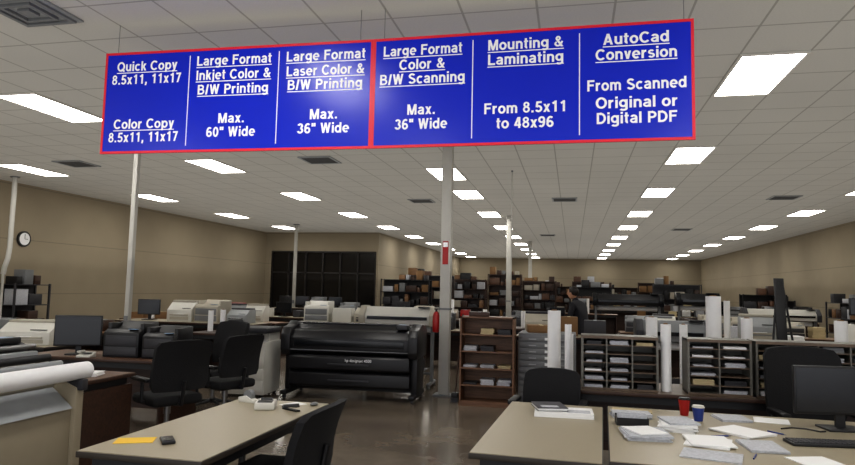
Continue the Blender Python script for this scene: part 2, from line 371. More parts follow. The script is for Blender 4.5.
# ---------------------------------------------------------------- columns and poles
for i,y in enumerate((9.95,20.2,30.5)):
    x=-1.92
    if i==0:
        col=thing('support_column','pale painted square steel column with a base plate','column',(x,y,0),0,[
         ('post',COLP,[B(-.078,.078,-.078,.078,.02,ZC,.008)]),('base_plate',GRY,[B(-.15,.15,-.15,.15,0,.02)]),
         ('collar',GRY,[B(-.088,.088,-.088,.088,1.3,1.33)])],group='support columns')
    else: dup(col,(x,y,0))
es=thing('fire_extinguisher_sign','narrow red and white vertical safety sign fixed on the column','sign',(-1.92,9.862,2.0),0,[
  ('plate',REDP,[B(-.045,.045,0,.008,0,.36,.002)]),('panel',SWHT,[B(-.035,.035,-.002,0,.27,.34)])])
thing('fire_extinguisher','small red fire extinguisher hung on the side of the column','fire extinguisher',(-2.056,9.92,.95),90,[
  ('cylinder',REDP,[LA([(.02,0),(.05,.01),(.055,.04),(.055,.25),(.04,.3),(.02,.32)])]),
  ('valve',BLK,[C((0,0,.32),(0,0,.36),.016),B(-.012,.012,-.06,.03,.35,.37),B(-.012,.012,-.05,.03,.385,.4)]),
  ('hose',BLK,[TUBE([(0.02,0,.35),(.06,0,.32),(.07,0,.16),(.065,-.01,.1)],.007)])])
def pole(x,y,r,lab,z0=0):
    thing('power_pole',lab,'pole',(x,y,z0),0,[('post',COLP,[B(-r,r,-r,r,0,ZC-z0,.003)]),('flange',GRY,[B(-r*1.8,r*1.8,-r*1.8,r*1.8,0,.03)]),('flange',GRY,[B(-r*1.8,r*1.8,-r*1.8,r*1.8,ZC-z0-.03,ZC-z0)]),('outlet_box',GRY,[B(-r*.8,r*.8,-r-.015,-r,1.0,1.12)])],group='power poles')
pole(-6.5,8.6,.036,'white square power pole rising to the ceiling by the desks')
pole(-10.1,22.6,.05,'white thin power pole in front of the dark windows')
thing('bent_pipe','white round pipe from the ceiling bending at its lower end','pipe',(-12.3,12.15,0),0,[('pipe',COLP,[TUBE([(0,0,ZC),(0,0,2.35),(-.03,.0,2.1),(-.1,0,1.9),(-.12,0,1.75)],.055,12),C((-.12,0,1.78),(-.12,0,0),.03,seg=10)]),('flange',GRY,[C((0,0,ZC-.02),(0,0,ZC),.1)])])
pole(-1.15,12.55,.010,'thin grey conduit dropping from the ceiling')
thing('wall_clock','round black-rimmed wall clock with white face','clock',(XL+.001,13.2,2.62),0,[
  ('rim',BLK,[C((0,0,0),(.05,0,0),.19,seg=28)]),('face',PAP,[C((.05,0,0),(.054,0,0),.15,seg=28)]),
  ('hand',BLK,[B(.054,.058,-.006,.006,0,.12)]),('hand',BLK,[B(.054,.058,.006,.09,-.006,.006)])])

# ---------------------------------------------------------------- furniture builders
def table(label,x0,x1,y0,y1,z=.75,top=LAM,edge=LAME,leg=BLK,name='work_table',cat='table',group=None,panel=False,rz=0):
    w,d=x1-x0,y1-y0
    parts=[('table_top',top,[B(-w/2+.006,w/2-.006,-d/2+.006,d/2-.006,z-.004,z)]),('edge_band',edge,[B(-w/2,w/2,-d/2,d/2,z-.034,z-.004,.003)])]
    parts.append(('apron',leg,[B(-w/2+.06,w/2-.06,-d/2+.05,-d/2+.07,z-.1,z-.034),B(-w/2+.06,w/2-.06,d/2-.07,d/2-.05,z-.1,z-.034),B(-w/2+.05,-w/2+.07,-d/2+.07,d/2-.07,z-.1,z-.034),B(w/2-.07,w/2-.05,-d/2+.07,d/2-.07,z-.1,z-.034)]))
    if panel:
        parts.append(('side_panel',edge,[B(-w/2+.02,-w/2+.05,-d/2+.02,d/2-.02,0,z-.1)])); parts.append(('side_panel',edge,[B(w/2-.05,w/2-.02,-d/2+.02,d/2-.02,0,z-.1)]))
        parts.append(('modesty_panel',edge,[B(-w/2+.05,w/2-.05,d/2-.1,d/2-.08,.1,z-.1)]))
    else:
        for sx in(-1,1):
            for sy in(-1,1):
                parts.append(('leg',leg,[B(sx*(w/2-.06)-.02,sx*(w/2-.06)+.02,sy*(d/2-.06)-.02,sy*(d/2-.06)+.02,.01,z-.1,.003),C((sx*(w/2-.06),sy*(d/2-.06),0),(sx*(w/2-.06),sy*(d/2-.06),.02),.025)]))
    return thing(name,label,cat,((x0+x1)/2,(y0+y1)/2,0),rz,parts,group)
def office_chair(label,x,y,rz,back=.98,w=.5,seatz=.46,arms=True,group='office chairs',b0=.1,taper=.9):
    P=[('seat',FAB,[B(-.26,.26,-.25,.25,seatz-.05,seatz+.05,.04,seg=3)]),
       ('backrest',FAB,[SHELL(w,seatz+b0,back,.05,.05,.10,y=-.2,taper=taper)]),
       ('back_support',BLK,[TUBE([(0,-.1,seatz-.05),(0,-.29,seatz-.03),(0,-.335,seatz+.2)],.02)]),
       ('gas_column',MET,[C((0,0,.1),(0,0,.32),.025),C((0,0,.3),(0,0,seatz-.04),.035)]),
       ('star_base',BLK,[C((0,0,.08),(0,0,.13),.045)]+[C((0,0,.105),(.29*math.cos(a),.29*math.sin(a),.075),.024,.015,seg=8) for a in [math.radians(18+72*i) for i in range(5)]],None,
         [('caster',BLK,[C((.29*math.cos(a)-.02*math.sin(a),.29*math.sin(a)+.02*math.cos(a),.028),(.29*math.cos(a)+.02*math.sin(a),.29*math.sin(a)-.02*math.cos(a),.028),.028,seg=12),C((.29*math.cos(a),.29*math.sin(a),.03),(.29*math.cos(a),.29*math.sin(a),.075),.008,seg=6)]) for a in [math.radians(18+72*i) for i in range(5)]])]
    if arms:
        for s in(-1,1): P.append(('armrest',BLK,[TUBE([(s*.2,-.05,seatz-.04),(s*.29,-.05,seatz),(s*.29,-.05,seatz+.19)],.018),B(s*.29-.035,s*.29+.035,-.18,.14,seatz+.19,seatz+.23,.012)]))
    return thing('office_chair',label,'chair',(x,y,0),rz,P,group)
def monitor(label,x,y,z,rz,w=.5,h=.31,group=None,scr=SCR,frame=BLK):
    return thing('monitor',label,'monitor',(x,y,z),rz,[
      ('housing',frame,[B(-w/2,w/2,0,.03,.1,.1+h,.006),B(-w/4,w/4,.03,.06,.16,.06+h,.01)]),
      ('screen',scr,[B(-w/2+.014,w/2-.014,-.002,0,.118,.1+h-.014)]),
      ('stand',frame,[B(-.03,.03,.05,.07,.01,.25),B(-.12,.12,-.05,.14,0,.014,.004)])],group)
def printer(label,x,y,z,rz,w=.45,d=.4,h=.32,c=WHT,c2=DGR,group=None):
    return thing('desktop_printer',label,'printer',(x,y,z),rz,[
      ('body',c,[PX([(-d/2,0),(d/2,0),(d/2,h*.85),(d/2-.04,h*.9),(-d*.1,h*.9),(-d/2,h*.55)],-w/2,w/2,.008)]),
      ('scanner_lid',c2,[B(-w/2+.01,w/2-.01,-d*.1,d/2-.01,h*.9,h,.008)]),
      ('output_tray',c2,[B(-w*.36,w*.36,-d/2-.03,-d/2+.02,h*.28,h*.34)]),
      ('paper_drawer',c2,[B(-w*.38,w*.38,-d/2-.004,-d/2+.002,h*.08,h*.22)]),
      ('control_panel',BLKG,[B(w*.1,w*.42,-d/2+.02,-d/2+.09,h*.62,h*.64,M=None)]),
      ('paper',PAP,[B(-.105,.105,-d/2-.04,-d/2+.06,h*.34,h*.345+.004)])],group)
def laser(label,x,y,z,rz,w=.44,d=.42,h=.38,c=BLK,c2=DGR,group=None):
    # tall box printer with a recessed stepped top and front drawer
    return thing('laser_printer',label,'printer',(x,y,z),rz,[
      ('body',c,[PX([(-d/2,0),(d/2,0),(d/2,h),(d/2-.08,h),(d*.0,h*.8),(-d/2+.06,h*.8),(-d/2,h*.7)],-w/2,w/2,.01)]),
      ('side_cheek',c,[B(-w/2-.006,-w/2+.04,-d*.3,d/2-.03,h*.5,h*.97,.008)]),('side_cheek',c,[B(w/2-.04,w/2+.006,-d*.3,d/2-.03,h*.5,h*.97,.008)]),
      ('paper_drawer',c2,[B(-w/2+.02,w/2-.02,-d/2-.01,-d/2+.004,h*.06,h*.3,.004)]),('front_door',c2,[B(-w/2+.03,w/2-.03,-d/2-.006,-d/2+.004,h*.34,h*.62,.004)]),
      ('control_panel',SCRB,[B(w*.15,w*.4,-d/2+.03,-d/2+.07,h*.8,h*.815)])],group)
def copier(label,x,y,rz,c=OFFW,h=1.0,w=.62,group=None):
    return thing('floor_copier',label,'copier',(x,y,0),rz,[
      ('body',c,[B(-w/2,w/2,-.3,.3,.05,h-.2,.012),B(-w/2+.03,w/2-.03,-.1,.3,h-.2,h-.08)]),
      ('document_feeder',DGR,[B(-w/2,w/2,-.28,.3,h-.08,h,.02)]),
      ('control_panel',BLKG,[B(-w/2+.05,w/2-.05,-.36,-.28,h-.12,h-.08,.006)]),
      ]+[('paper_drawer',c,[B(-w/2+.02,w/2-.02,-.315,-.3,.1+i*.17,.25+i*.17,.004)],None,[('handle',DGR,[B(-.1,.1,-.325,-.315,.19+i*.17,.21+i*.17)])]) for i in range(3)]
      +[('caster',BLK,[C((sx*(w/2-.06)-.02,sy*.24,.028),(sx*(w/2-.06)+.02,sy*.24,.028),.028)]) for sx in(-1,1) for sy in(-1,1)],group)
def plotter(label,x,y,rz,w=1.2,c=WHT,c2=DGR,h=1.1,group=None):
    P=[('body',c,[PX([(-.2,h-.28),(.18,h-.28),(.2,h-.08),(.1,h),(-.08,h),(-.22,h-.14)],-w/2+.1,w/2-.1,.006)]),
       ('end_cap',c2,[PX([(-.24,h-.3),(.2,h-.3),(.22,h-.06),(.12,h+.02),(-.1,h+.02),(-.26,h-.13)],-w/2,-w/2+.1,.008)]),
       ('end_cap',c2,[PX([(-.24,h-.3),(.2,h-.3),(.22,h-.06),(.12,h+.02),(-.1,h+.02),(-.26,h-.13)],w/2-.1,w/2,.008)]),
       ('control_panel',BLKG,[B(w/2-.3,w/2-.12,-.16,-.02,h,h+.02,.004)]),
       ('window',SCR,[B(-w/2+.14,w/2-.14,-.228,-.18,h-.2,h-.15)]),
       ('paper_roll',PAP,[C((-w/2+.12,.12,h-.36),(w/2-.12,.12,h-.36),.055,seg=20)]),
       ('output_bin',DGR,[B(-w/2+.14,w/2-.14,-.34,-.33,.3,.5),B(-w/2+.14,w/2-.14,-.34,.1,.29,.3)])]
    for s in(-1,1): P.append(('leg',GRY,[B(s*(w/2-.08)-.025,s*(w/2-.08)+.025,-.04,.04,.06,h-.3),B(s*(w/2-.08)-.03,s*(w/2-.08)+.03,-.34,.3,.05,.09,.01),C((s*(w/2-.08)-.02,-.3,.025),(s*(w/2-.08)+.02,-.3,.025),.025),C((s*(w/2-.08)-.02,.26,.025),(s*(w/2-.08)+.02,.26,.025),.025)]))
    P.append(('crossbar',GRY,[B(-w/2+.1,w/2-.1,-.02,.02,.2,.24)]))
    return thing('wide_format_printer',label,'printer',(x,y,0),rz,P,group)
def cbox(label,x,y,z,rz,w,d,h,m=CARD,group=None,name='cardboard_box',cat='box'):
    return thing(name,label,cat,(x,y,z),rz,[('carton',m,[B(-w/2,w/2,-d/2,d/2,0,h,.004)]),('flap',m,[B(-w/2+.004,w/2-.004,-d/2+.002,-.003,h,h+.004)]),('flap',m,[B(-w/2+.004,w/2-.004,.003,d/2-.002,h,h+.004)]),('tape',MAN if m is CARD else PAPG,[B(-.025,.025,-d/2-.001,d/2+.001,h+.004,h+.0055)])],group)
def paper(label,x,y,z,rz,w=.216,d=.28,h=.004,m=PAP,group=None,fan=.05):
    pr=[]
    k=max(1,min(7,int(h/.006)))
    for i in range(k):
        pr.append(B(-w/2,w/2,-d/2,d/2,h*i/k,h*(i+1)/k-(.0008 if k>1 else 0),M=Matrix.Rotation(random.uniform(-fan,fan) if k>1 else 0,4,'Z')@Matrix.Translation((random.uniform(-.006,.006),random.uniform(-.006,.006),0))))
    return thing('paper_stack' if h>.006 else 'paper_sheet',label,'paper',(x,y,z),rz,[('sheets',m,pr)],group)
def roll(label,x,y,z0,z1,r,tilt=0,group='upright paper rolls'):
    L=z1-z0
    o=thing('paper_roll',label,'paper roll',(x,y,z0),0,[
      ('paper',PAP,[C((0,0,0),(0,0,L),r,seg=24)]),('core',CARD,[C((0,0,L),(0,0,L+.004),r*.55,seg=20),C((0,0,L+.004),(0,0,L+.01),r*.38,seg=20)])],group)
    return o

# ---------------------------------------------------------------- front left table
table('long grey laminate work table with a dark edge and black legs',-2.46,-1.75,2.92,4.62,group='front work tables')
Z=.7505
paper('yellow sheet of paper lying on the grey table',-2.32,3.2,Z,25,.2,.13,.002,YEL)
thing('desk_phone','small black phone lying on the grey table beside yellow paper','phone',(-2.14,3.22,Z),40,[('body',BLK,[B(-.035,.035,-.07,.07,0,.018,.006)]),('screen',SCR,[B(-.028,.028,-.045,.06,.018,.019)])])
thing('tape_dispenser','white desktop tape dispenser with grey tape roll on the table','tape dispenser',(-2.3,4.47,Z),75,[('base',WHT,[PX([(-.09,0),(.1,0),(.1,.035),(.03,.05),(-.04,.02),(-.09,.04)],-.03,.03,.004)]),('tape_reel',GRY,[C((-.02,.02,.05),(.02,.02,.05),.04)])])
thing('label_printer','small white and black card terminal on the grey table','label printer',(-2.1,4.3,Z),20,[('body',WHT,[B(-.07,.07,-.09,.09,0,.05,.01)]),('keypad',BLK,[B(-.05,.05,-.07,.02,.05,.055)]),('paper_slot',DGR,[B(-.04,.04,.04,.07,.05,.06)])])
thing('stapler','dark stapler lying on the grey table','stapler',(-1.9,4.28,Z),60,[('base',BLK,[B(-.018,.018,-.08,.08,0,.01)]),('arm',DGR,[PX([(-.08,.03),(.075,.014),(.08,.03),(-.07,.055)],-.016,.016,.004)]),('hinge',GRY,[C((-.02,.07,.018),(.02,.07,.018),.01)])])
thing('computer_mouse','small grey computer mouse on the grey table','mouse',(-1.82,4.5,Z),0,[('body',GRY,[S((0,0,.013),.03,(.9,1.5,.42))]),('wheel',BLK,[C((-.004,.02,.022),(.004,.02,.022),.006)])])
paper('white sheet of paper at the end of the table',-1.98,4.5,Z,-30,.12,.16,.002)
office_chair('low black fabric armless chair pushed under the side of the table',-1.78,3.8,90,back=.9,w=.66,arms=False,b0=.0,taper=1.0)

# ---------------------------------------------------------------- front right tables
table('grey laminate work table with dark edge, standing beside its twin',-.5,.19,3.48,5.18,group='front work tables',rz=-2.5)
table('wide grey laminate desk cluttered with papers and cups',.22,2.62,3.48,5.18,group='front work tables',rz=-2.5)
COV=mat('cover_dark',(40,38,52),.4,var=.6,scale=14)
thing('paper_pad','thick white paper pad with printed top sheet on the table','paper pad',(-.06,4.74,Z),2,[('sheets',PAP,[B(-.2,.2,-.12,.12,0,.016),B(-.197,.2,-.118,.121,.0168,.034)]),('printed_panel',PAPG,[B(.02,.18,-.1,.02,.034,.0345)])])
thing('catalogue','dark-covered catalogue overlapping a white paper pad on the table','book',(-.16,4.78,Z+.036),14,[('pages',PAP,[B(-.1,.1,-.125,.125,.003,.018)]),('cover',COV,[B(-.105,.105,-.13,.13,.018,.022),B(-.105,.105,-.13,.13,0,.003)]),('cover_picture',PAPG,[B(-.07,.05,-.1,-.02,.022,.0225)])])
g='paper piles on the desk'
paper('printed white papers in a loose stack on the desk',.43,4.2,Z,6,.25,.28,.03,PAPG,g,.12)
paper('small white leaflets on top of a printed pile',.43,4.2,Z+.031,25,.18,.22,.007,PAP,g)
paper('stack of white documents on the desk',.66,4.5,Z,-6,.21,.27,.045,PAP,g,.15)
paper('printed sheets on top of a stack of documents',.66,4.5,Z+.046,12,.19,.24,.01,PAPG,g,.1)
paper('spread of white documents on the desk',.77,4.13,Z,-8,.24,.28,.018,PAP,g,.25)
paper('printed leaflets in a pile on the desk',.4,4.84,Z,3,.26,.17,.03,PAPG,g,.08)
paper('yellowish folder of papers on the desk',.42,5.04,Z,-5,.28,.13,.012,MAN,g)
paper('white sheets fanned across the desk',1.04,4.5,Z,30,.25,.3,.014,PAP,g,.3)
paper('single white sheet on the desk near the monitor',1.34,5.0,Z,-12,.22,.2,.003,PAP,g)
paper('white booklet on the desk behind the cups',1.08,4.97,Z,10,.2,.22,.015,PAPG,g)
paper('pile of printed sheets beside the keyboard',1.05,4.1,Z,8,.2,.28,.015,PAPG,g,.1)
paper('folded printed plan lying near the edge of the desk',.72,3.8,Z,-15,.3,.22,.007,PAPG,g)
paper('thin sheaf of white paper near the edge of the desk',1.25,3.8,Z,20,.22,.28,.004,PAP,g)
thing('brochure_tray','black slotted brochure tray standing on the desk','tray',(.38,4.55,Z),3,[('tray_body',BLK,[B(-.1,.1,-.06,-.055,0,.05),B(-.1,.1,.055,.06,0,.06),B(-.1,-.095,-.055,.055,0,.05),B(.095,.1,-.055,.055,0,.05),B(-.095,.095,-.055,.055,0,.005)]),('leaflets',PAPG,[B(-.09,.09,-.05+i*.02,-.045+i*.02,.005,.07) for i in range(5)])])
def cup(label,x,y,m,m2,h=.12):
    thing('paper_cup',label,'cup',(x,y,Z),0,[('cup_body',m,[LA([(.028,0),(.04,h)])]),('lid',m2,[LA([(.042,h),(.042,h+.006),(.036,h+.008),(.036,h+.014)])])],group='cups on the desk')
cup('red paper cup with dark lid standing on the desk',.78,5.02,REDP,BLK,.11)
cup('dark blue cup with white lid standing on the desk',.84,4.83,BLUP,WHT,.09)
for i,(px,py,a) in enumerate(((.88,4.34,20),(1.25,4.55,-50),(.95,3.85,70))):
    thing('ballpoint_pen','dark ballpoint pen lying on the desk','pen',(px,py,Z+.0045),a,[('barrel',BLUP,[C((-.06,0,0),(.05,0,0),.0045,seg=8)]),('tip',MET,[C((.05,0,0),(.068,0,0),.0045,.001,seg=8)])],'pens on the desk')
monitor('large black computer monitor with dark screen standing on the desk',1.72,4.78,Z,8,.62,.31)
thing('keyboard','black computer keyboard on the desk in front of the monitor','keyboard',(1.45,4.3,Z),8,[('case',BLK,[B(-.22,.22,-.07,.07,0,.018,.005)]),('keys',DGR,[B(-.21+i*.03,-.185+i*.03,-.06+j*.03,-.036+j*.03,.018,.024) for i in range(14) for j in range(4)])])
thing('power_cable','black cable trailing over the desk behind the monitor','cable',(1.32,4.7,Z),0,[('cord',BLK,[TUBE([(0,0,.005),(.08,.06,.005),(.16,.05,.005),(.22,-.02,.005),(.26,.0,.005)],.005)])])
office_chair('large black executive office chair between two desks',1.85,5.62,185,back=1.2,w=.6,seatz=.5)
office_chair('black office chair tucked behind the grey table',-.2,5.72,175,back=.92,w=.5)

# ---------------------------------------------------------------- hutch desks
table('wide brown wood desk carrying pigeonhole organisers',.02,3.6,6.0,6.75,top=GBR,edge=DBRN,panel=True,name='wood_desk',cat='desk')
def hutch(label,x0,x1,y,cols,rows,z=.7505,h=.47,d=.3,frame=GLS):
    w=x1-x0; P=[('body',frame,[B(-w/2,-w/2+.018,0,d,0,h),B(w/2-.018,w/2,0,d,0,h),B(-w/2,w/2,0,d,h-.018,h+.004,.003),B(-w/2,w/2,0,d,-.0,.015),B(-w/2,w/2,d-.008,d,0,h)]),('edge_trim',GBR,[B(-w/2,w/2,-.006,0,h-.02,h+.004)]),('edge_trim',GBR,[B(-w/2,w/2,-.006,0,0,.016)])]
    for r in range(1,rows): P.append(('shelf',GBR,[B(-w/2+.018,w/2-.018,.004,d-.008,h*r/rows-.004,h*r/rows+.004)]))
    for c in range(1,cols): P.append(('divider',frame,[B(-w/2+w*c/cols-.006,-w/2+w*c/cols+.006,0,d-.008,.015,h-.018)]))
    o=thing('pigeonhole_organizer',label,'organizer',((x0+x1)/2,y,z),0,P,'desk organisers')
    for c in range(cols):
        for r in range(rows):
            if random.random()<.8:
                cw=w/cols-.05; hh=random.uniform(.01,h/rows*.6)
                zz=z+h*r/rows+(.0155 if r==0 else .0045)
                pw=random.uniform(.75,.95)*cw
                paper('papers stacked in a pigeonhole of the organiser',(x0+w*(c+.5)/cols),y+d/2-.01,zz,0,pw,d*.8,hh,random.choice([PAP,PAPG,PAPG,MAN,DGR,PAPG,GRY]),'pigeonhole papers',.02)
hutch('grey framed pigeonhole organiser with paper stacks on a wood desk',.08,.74,6.1,3,6)
hutch('grey framed narrow pigeonhole organiser holding papers',.98,1.5,6.1,2,6)
hutch('wide grey pigeonhole organiser with brown shelves holding papers',1.53,2.5,6.1,4,6)
hutch('grey framed pigeonhole organiser at the end of the wood desk',2.53,3.5,6.1,4,6)
roll('tall white paper roll standing on the floor near the flat file',-.18,6.75,0,1.42,.065)
roll('slim white paper roll standing upright near the organiser',-.04,6.45,0,1.3,.032)
roll('slim white paper roll standing on the floor behind the chair',-.02,6.95,0,1.18,.03)
roll('white paper roll standing on the desk between two organisers',.815,6.2,.7505,1.34,.045)
roll('thick tall white paper roll standing behind the organisers',1.51,7.7,0,1.6,.08)
roll('white paper roll standing behind the organisers',1.75,7.3,0,1.38,.055)
roll('white paper roll standing behind the organisers',.83,7.4,0,1.36,.06)
roll('short slim white paper roll behind the organisers',1.12,7.2,0,1.3,.04)
roll('white paper roll standing behind the wide organiser',2.62,7.3,0,1.38,.06)

# ---------------------------------------------------------------- flat file, bookcase
def flat_file(label,x,y,w=.9,h=1.05,d=.7,n=10,c=LGR):
    P=[('body',c,[B(-w/2,w/2,0,d,.08,h,.004),B(-w/2+.02,w/2-.02,.03,d,0,.08)])]
    dh=(h-.14)/n
    for i in range(n):
        z=.11+i*dh
        P.append(('drawer',c,[B(-w/2+.02,w/2-.02,-.015,0,z+.006,z+dh-.006,.003)],None,[('handle',MET,[B(s*w*.25-.05,s*w*.25+.05,-.03,-.015,z+dh*.35,z+dh*.5)]) for s in(-1,1)]+[('label_holder',PAP,[B(-.03,.03,-.017,-.015,z+dh*.3,z+dh*.7)])]))
    return thing('flat_file_cabinet',label,'cabinet',(x,y,0),0,P)
flat_file('grey metal flat file cabinet with shallow drawers',-.35,9.4,.8,1.02,c=GRY)
cbox('flat brown carton on the flat file cabinet',-.45,9.75,1.0205,8,.4,.35,.1,CARD)
def bookcase(label,x,y,w=.74,h=1.24,d=.32,m=BRN,rows=4,rz=0,mid=False,group=None):
    P=[('body',m,[B(-w/2,-w/2+.022,0,d,0,h),B(w/2-.022,w/2,0,d,0,h),B(-w/2,w/2,0,d,h-.022,h),B(-w/2+.022,w/2-.022,d-.01,d,0,h-.022),B(-w/2+.022,w/2-.022,.01,d-.01,0,.07)])]
    for i in range(1,rows): P.append(('shelf',m,[B(-w/2+.022,w/2-.022,.006,d-.01,.05+(h-.07)*i/rows-.01,.05+(h-.07)*i/rows+.01)]))
    if mid: P.append(('divider',m,[B(-.01,.01,.008,d-.01,.07,h-.022)]))
    return thing('bookcase',label,'bookcase',(x,y,0),rz,P,group)
MBR=wood('mid_brown_wood',(98,70,52),(132,98,74))
bookcase('brown wood bookcase with open shelves beside the column',-1.17,9.15,.76,1.24,.34,m=MBR,rows=5)
for i in range(1,5):
    zz=.05+(1.24-.07)*i/5+.0105
    for k in range(3):
        if random.random()<.7: paper('paper stack on a bookcase shelf',-1.41+k*.24,9.33,zz,0,.18,.25,random.uniform(.02,.08),random.choice([MAN,PAPG,PAPG,PAP,DGR]),'bookcase papers')
cbox('dark carton on the bookcase top',-1.3,9.32,1.2405,5,.28,.22,.06,DBRN)
thing('broom','long-handled dark broom leaning beside the column','broom',(-1.66,9.6,0),0,[('handle',DBRN,[C((0,-.12,.12),(.06,.1,1.25),.012)]),('brush_head',BLK,[B(-.05,.05,-.2,-.08,.06,.13,.01)]),('bristles',DGR,[B(-.05,.05,-.2,-.08,0,.06)])])

# ---------------------------------------------------------------- big black plotter
def big_plotter():
    w=2.02
    prof=[(-.36,.66),(.32,.66),(.34,.96),(.28,1.02),(.1,1.06),(-.12,1.06),(-.2,1.0),(-.34,.98),(-.42,.88),(-.42,.72)]
    P=[('body',CHA,[PX(prof,-w/2+.14,w/2-.14,.012)]),
       ('end_cap',CHA,[PX([(-.4,.62),(.34,.62),(.36,1.0),(.28,1.06),(-.1,1.1),(-.2,1.05),(-.38,1.02),(-.45,.92),(-.45,.7)],-w/2,-w/2+.14,.015)]),
       ('end_cap',CHA,[PX([(-.4,.62),(.34,.62),(.36,1.0),(.28,1.06),(-.1,1.1),(-.2,1.05),(-.38,1.02),(-.45,.92),(-.45,.7)],w/2-.14,w/2,.015)]),
       ('top_cover',BLKG,[B(-w/2+.2,w/2-.2,-.1,.08,1.06,1.085,.006)]),
       ('front_window',BLKG,[B(-w/2+.2,w/2-.2,-.432,-.415,.76,.86,.004)]),
       ('roll_drawer',CHA,[PX([(-.38,.42),(-.41,.45),(-.41,.6),(-.38,.64),(.28,.64),(.28,.42)],-w/2+.12,w/2-.12,.008)],None,[('handle',DGR,[B(-.3,.3,-.43,-.405,.5,.525,.004)])]),
       ('roll_drawer',CHA,[PX([(-.34,.18),(-.38,.21),(-.38,.37),(-.34,.4),(.28,.4),(.28,.18)],-w/2+.12,w/2-.12,.008)],None,[('handle',DGR,[B(-.3,.3,-.4,-.375,.27,.295,.004)])]),
       ('control_panel',DGR,[B(w/2-.34,w/2-.18,-.3,-.12,1.02,1.09,.01)],None,[('screen',SCRB,[B(w/2-.31,w/2-.21,-.26,-.18,1.09,1.092)])]),
       ('trim_strip',GRY,[B(-w/2+.14,w/2-.14,-.428,-.41,.7,.712)]),
       ('crossbar',BLK,[B(-w/2+.12,w/2-.12,-.04,.04,.1,.17)])]
    for s in(-1,1):
        P.append(('leg',BLK,[B(s*(w/2-.07)-.045,s*(w/2-.07)+.045,-.28,.24,.08,.62,.01),B(s*(w/2-.07)-.045,s*(w/2-.07)+.045,-.46,.36,.06,.12,.015)],None,
          [('caster',DGR,[C((s*(w/2-.07)-.02,q,.03),(s*(w/2-.07)+.02,q,.03),.03)]) for q in(-.4,.3)]))
    r=thing('large_format_plotter','wide charcoal black large-format plotter with two roll drawers','plotter',(-3.15,9.35,0),3,P)
    c=bpy.data.curves.new('t','FONT'); c.body='hp designjet 4500'; c.size=.055; c.align_x='CENTER'
    o=bpy.data.objects.new('t',c); COL.objects.link(o); bpy.context.view_layer.update()
    me=bpy.data.meshes.new_from_object(o.evaluated_get(bpy.context.evaluated_depsgraph_get())); bpy.data.objects.remove(o)
    me.transform(Matrix.Rotation(math.pi/2,4,'X')); me.materials.clear(); me.materials.append(SWHT)
    o=bpy.data.objects.new('lettering',me); COL.objects.link(o); o.parent=r; o.location=(.15,-.4135,.555)
big_plotter()
plotter('white wide-format plotter on a stand behind the black plotter',-2.85,10.7,2,1.3,WHT,OFFW,1.3)

# ---------------------------------------------------------------- near roll machine (lengthwise along y)
def roll_machine():
    w=2.3
    prof=[(-.3,.0),(.34,.0),(.34,.98),(.2,1.03),(-.05,1.0),(-.2,.88),(-.3,.84)]
    P=[('cabinet',DGR,[B(-w/2+.08,w/2-.08,-.22,.3,.06,.72,.01)]),
       ('end_panel',BEI,[PX(prof,w/2-.08,w/2,.008)]),
       ('end_panel',BEI,[PX(prof,-w/2,-w/2+.08,.008)]),
       ('upper_body',OFFW,[PX([(-.05,.72),(.33,.72),(.33,.97),(.2,1.02),(-.02,.99),(-.12,.86)],-w/2+.08,w/2-.08,.006)]),
       ('scanner_bar',BLK,[PX([(.16,1.0),(.32,1.0),(.32,1.12),(.26,1.16),(.18,1.13)],-w/2+.04,w/2-.04,.012)]),
       ('scanner_bar',LGR,[B(-w/2+.06,w/2-.06,.06,.12,1.0,1.09,.012)]),
       ('slot_strip',BLK,[B(-w/2+.09,w/2-.09,-.12,-.1,.89,.93)]),
       ('guide_bar',MET,[C((-w/2+.06,.14,1.12),(w/2-.02,.14,1.12),.018,seg=14)]),
       ('guide_bar',BLK,[C((-w/2+.06,.01,1.04),(w/2-.02,.01,1.04),.028,seg=14)]),
       ('guide_bar',LGR,[C((-w/2+.06,-.1,1.0),(w/2-.02,-.1,1.0),.024,seg=14)]),
       ('output_tray',LGR,[PX([(-.3,.7),(-.28,.7),(-.12,.82),(-.12,.84)],-w/2+.1,w/2-.1)]),
       ('roll_holder',DGR,[B(w/2-.07,w/2-.01,-.34,-.2,.82,.9,.008)]),('roll_holder',DGR,[B(-w/2+.01,-w/2+.07,-.34,-.2,.82,.9,.008)]),
       ('paper_roll',PAP,[C((-w/2+.05,-.27,.955),(w/2+.05,-.27,.955),.062,seg=28)],None,[('roll_core',DGR,[C((w/2+.05,-.27,.955),(w/2+.07,-.27,.955),.03,seg=16)])]),
       ('front_panel',BEI,[B(-w/2+.08,w/2-.08,-.27,-.22,.1,.7,.006)]),
       ('control_panel',BLK,[B(w/2-.34,w/2-.1,.18,.3,1.14,1.19,.01)],None,[('screen',SCRB,[B(w/2-.3,w/2-.16,.2,.28,1.19,1.192)])])]
    return thing('wide_scanner_printer','beige wide-format roll scanner with a white paper roll along its front','plotter',(-3.8,3.05,0),90,P)
roll_machine()

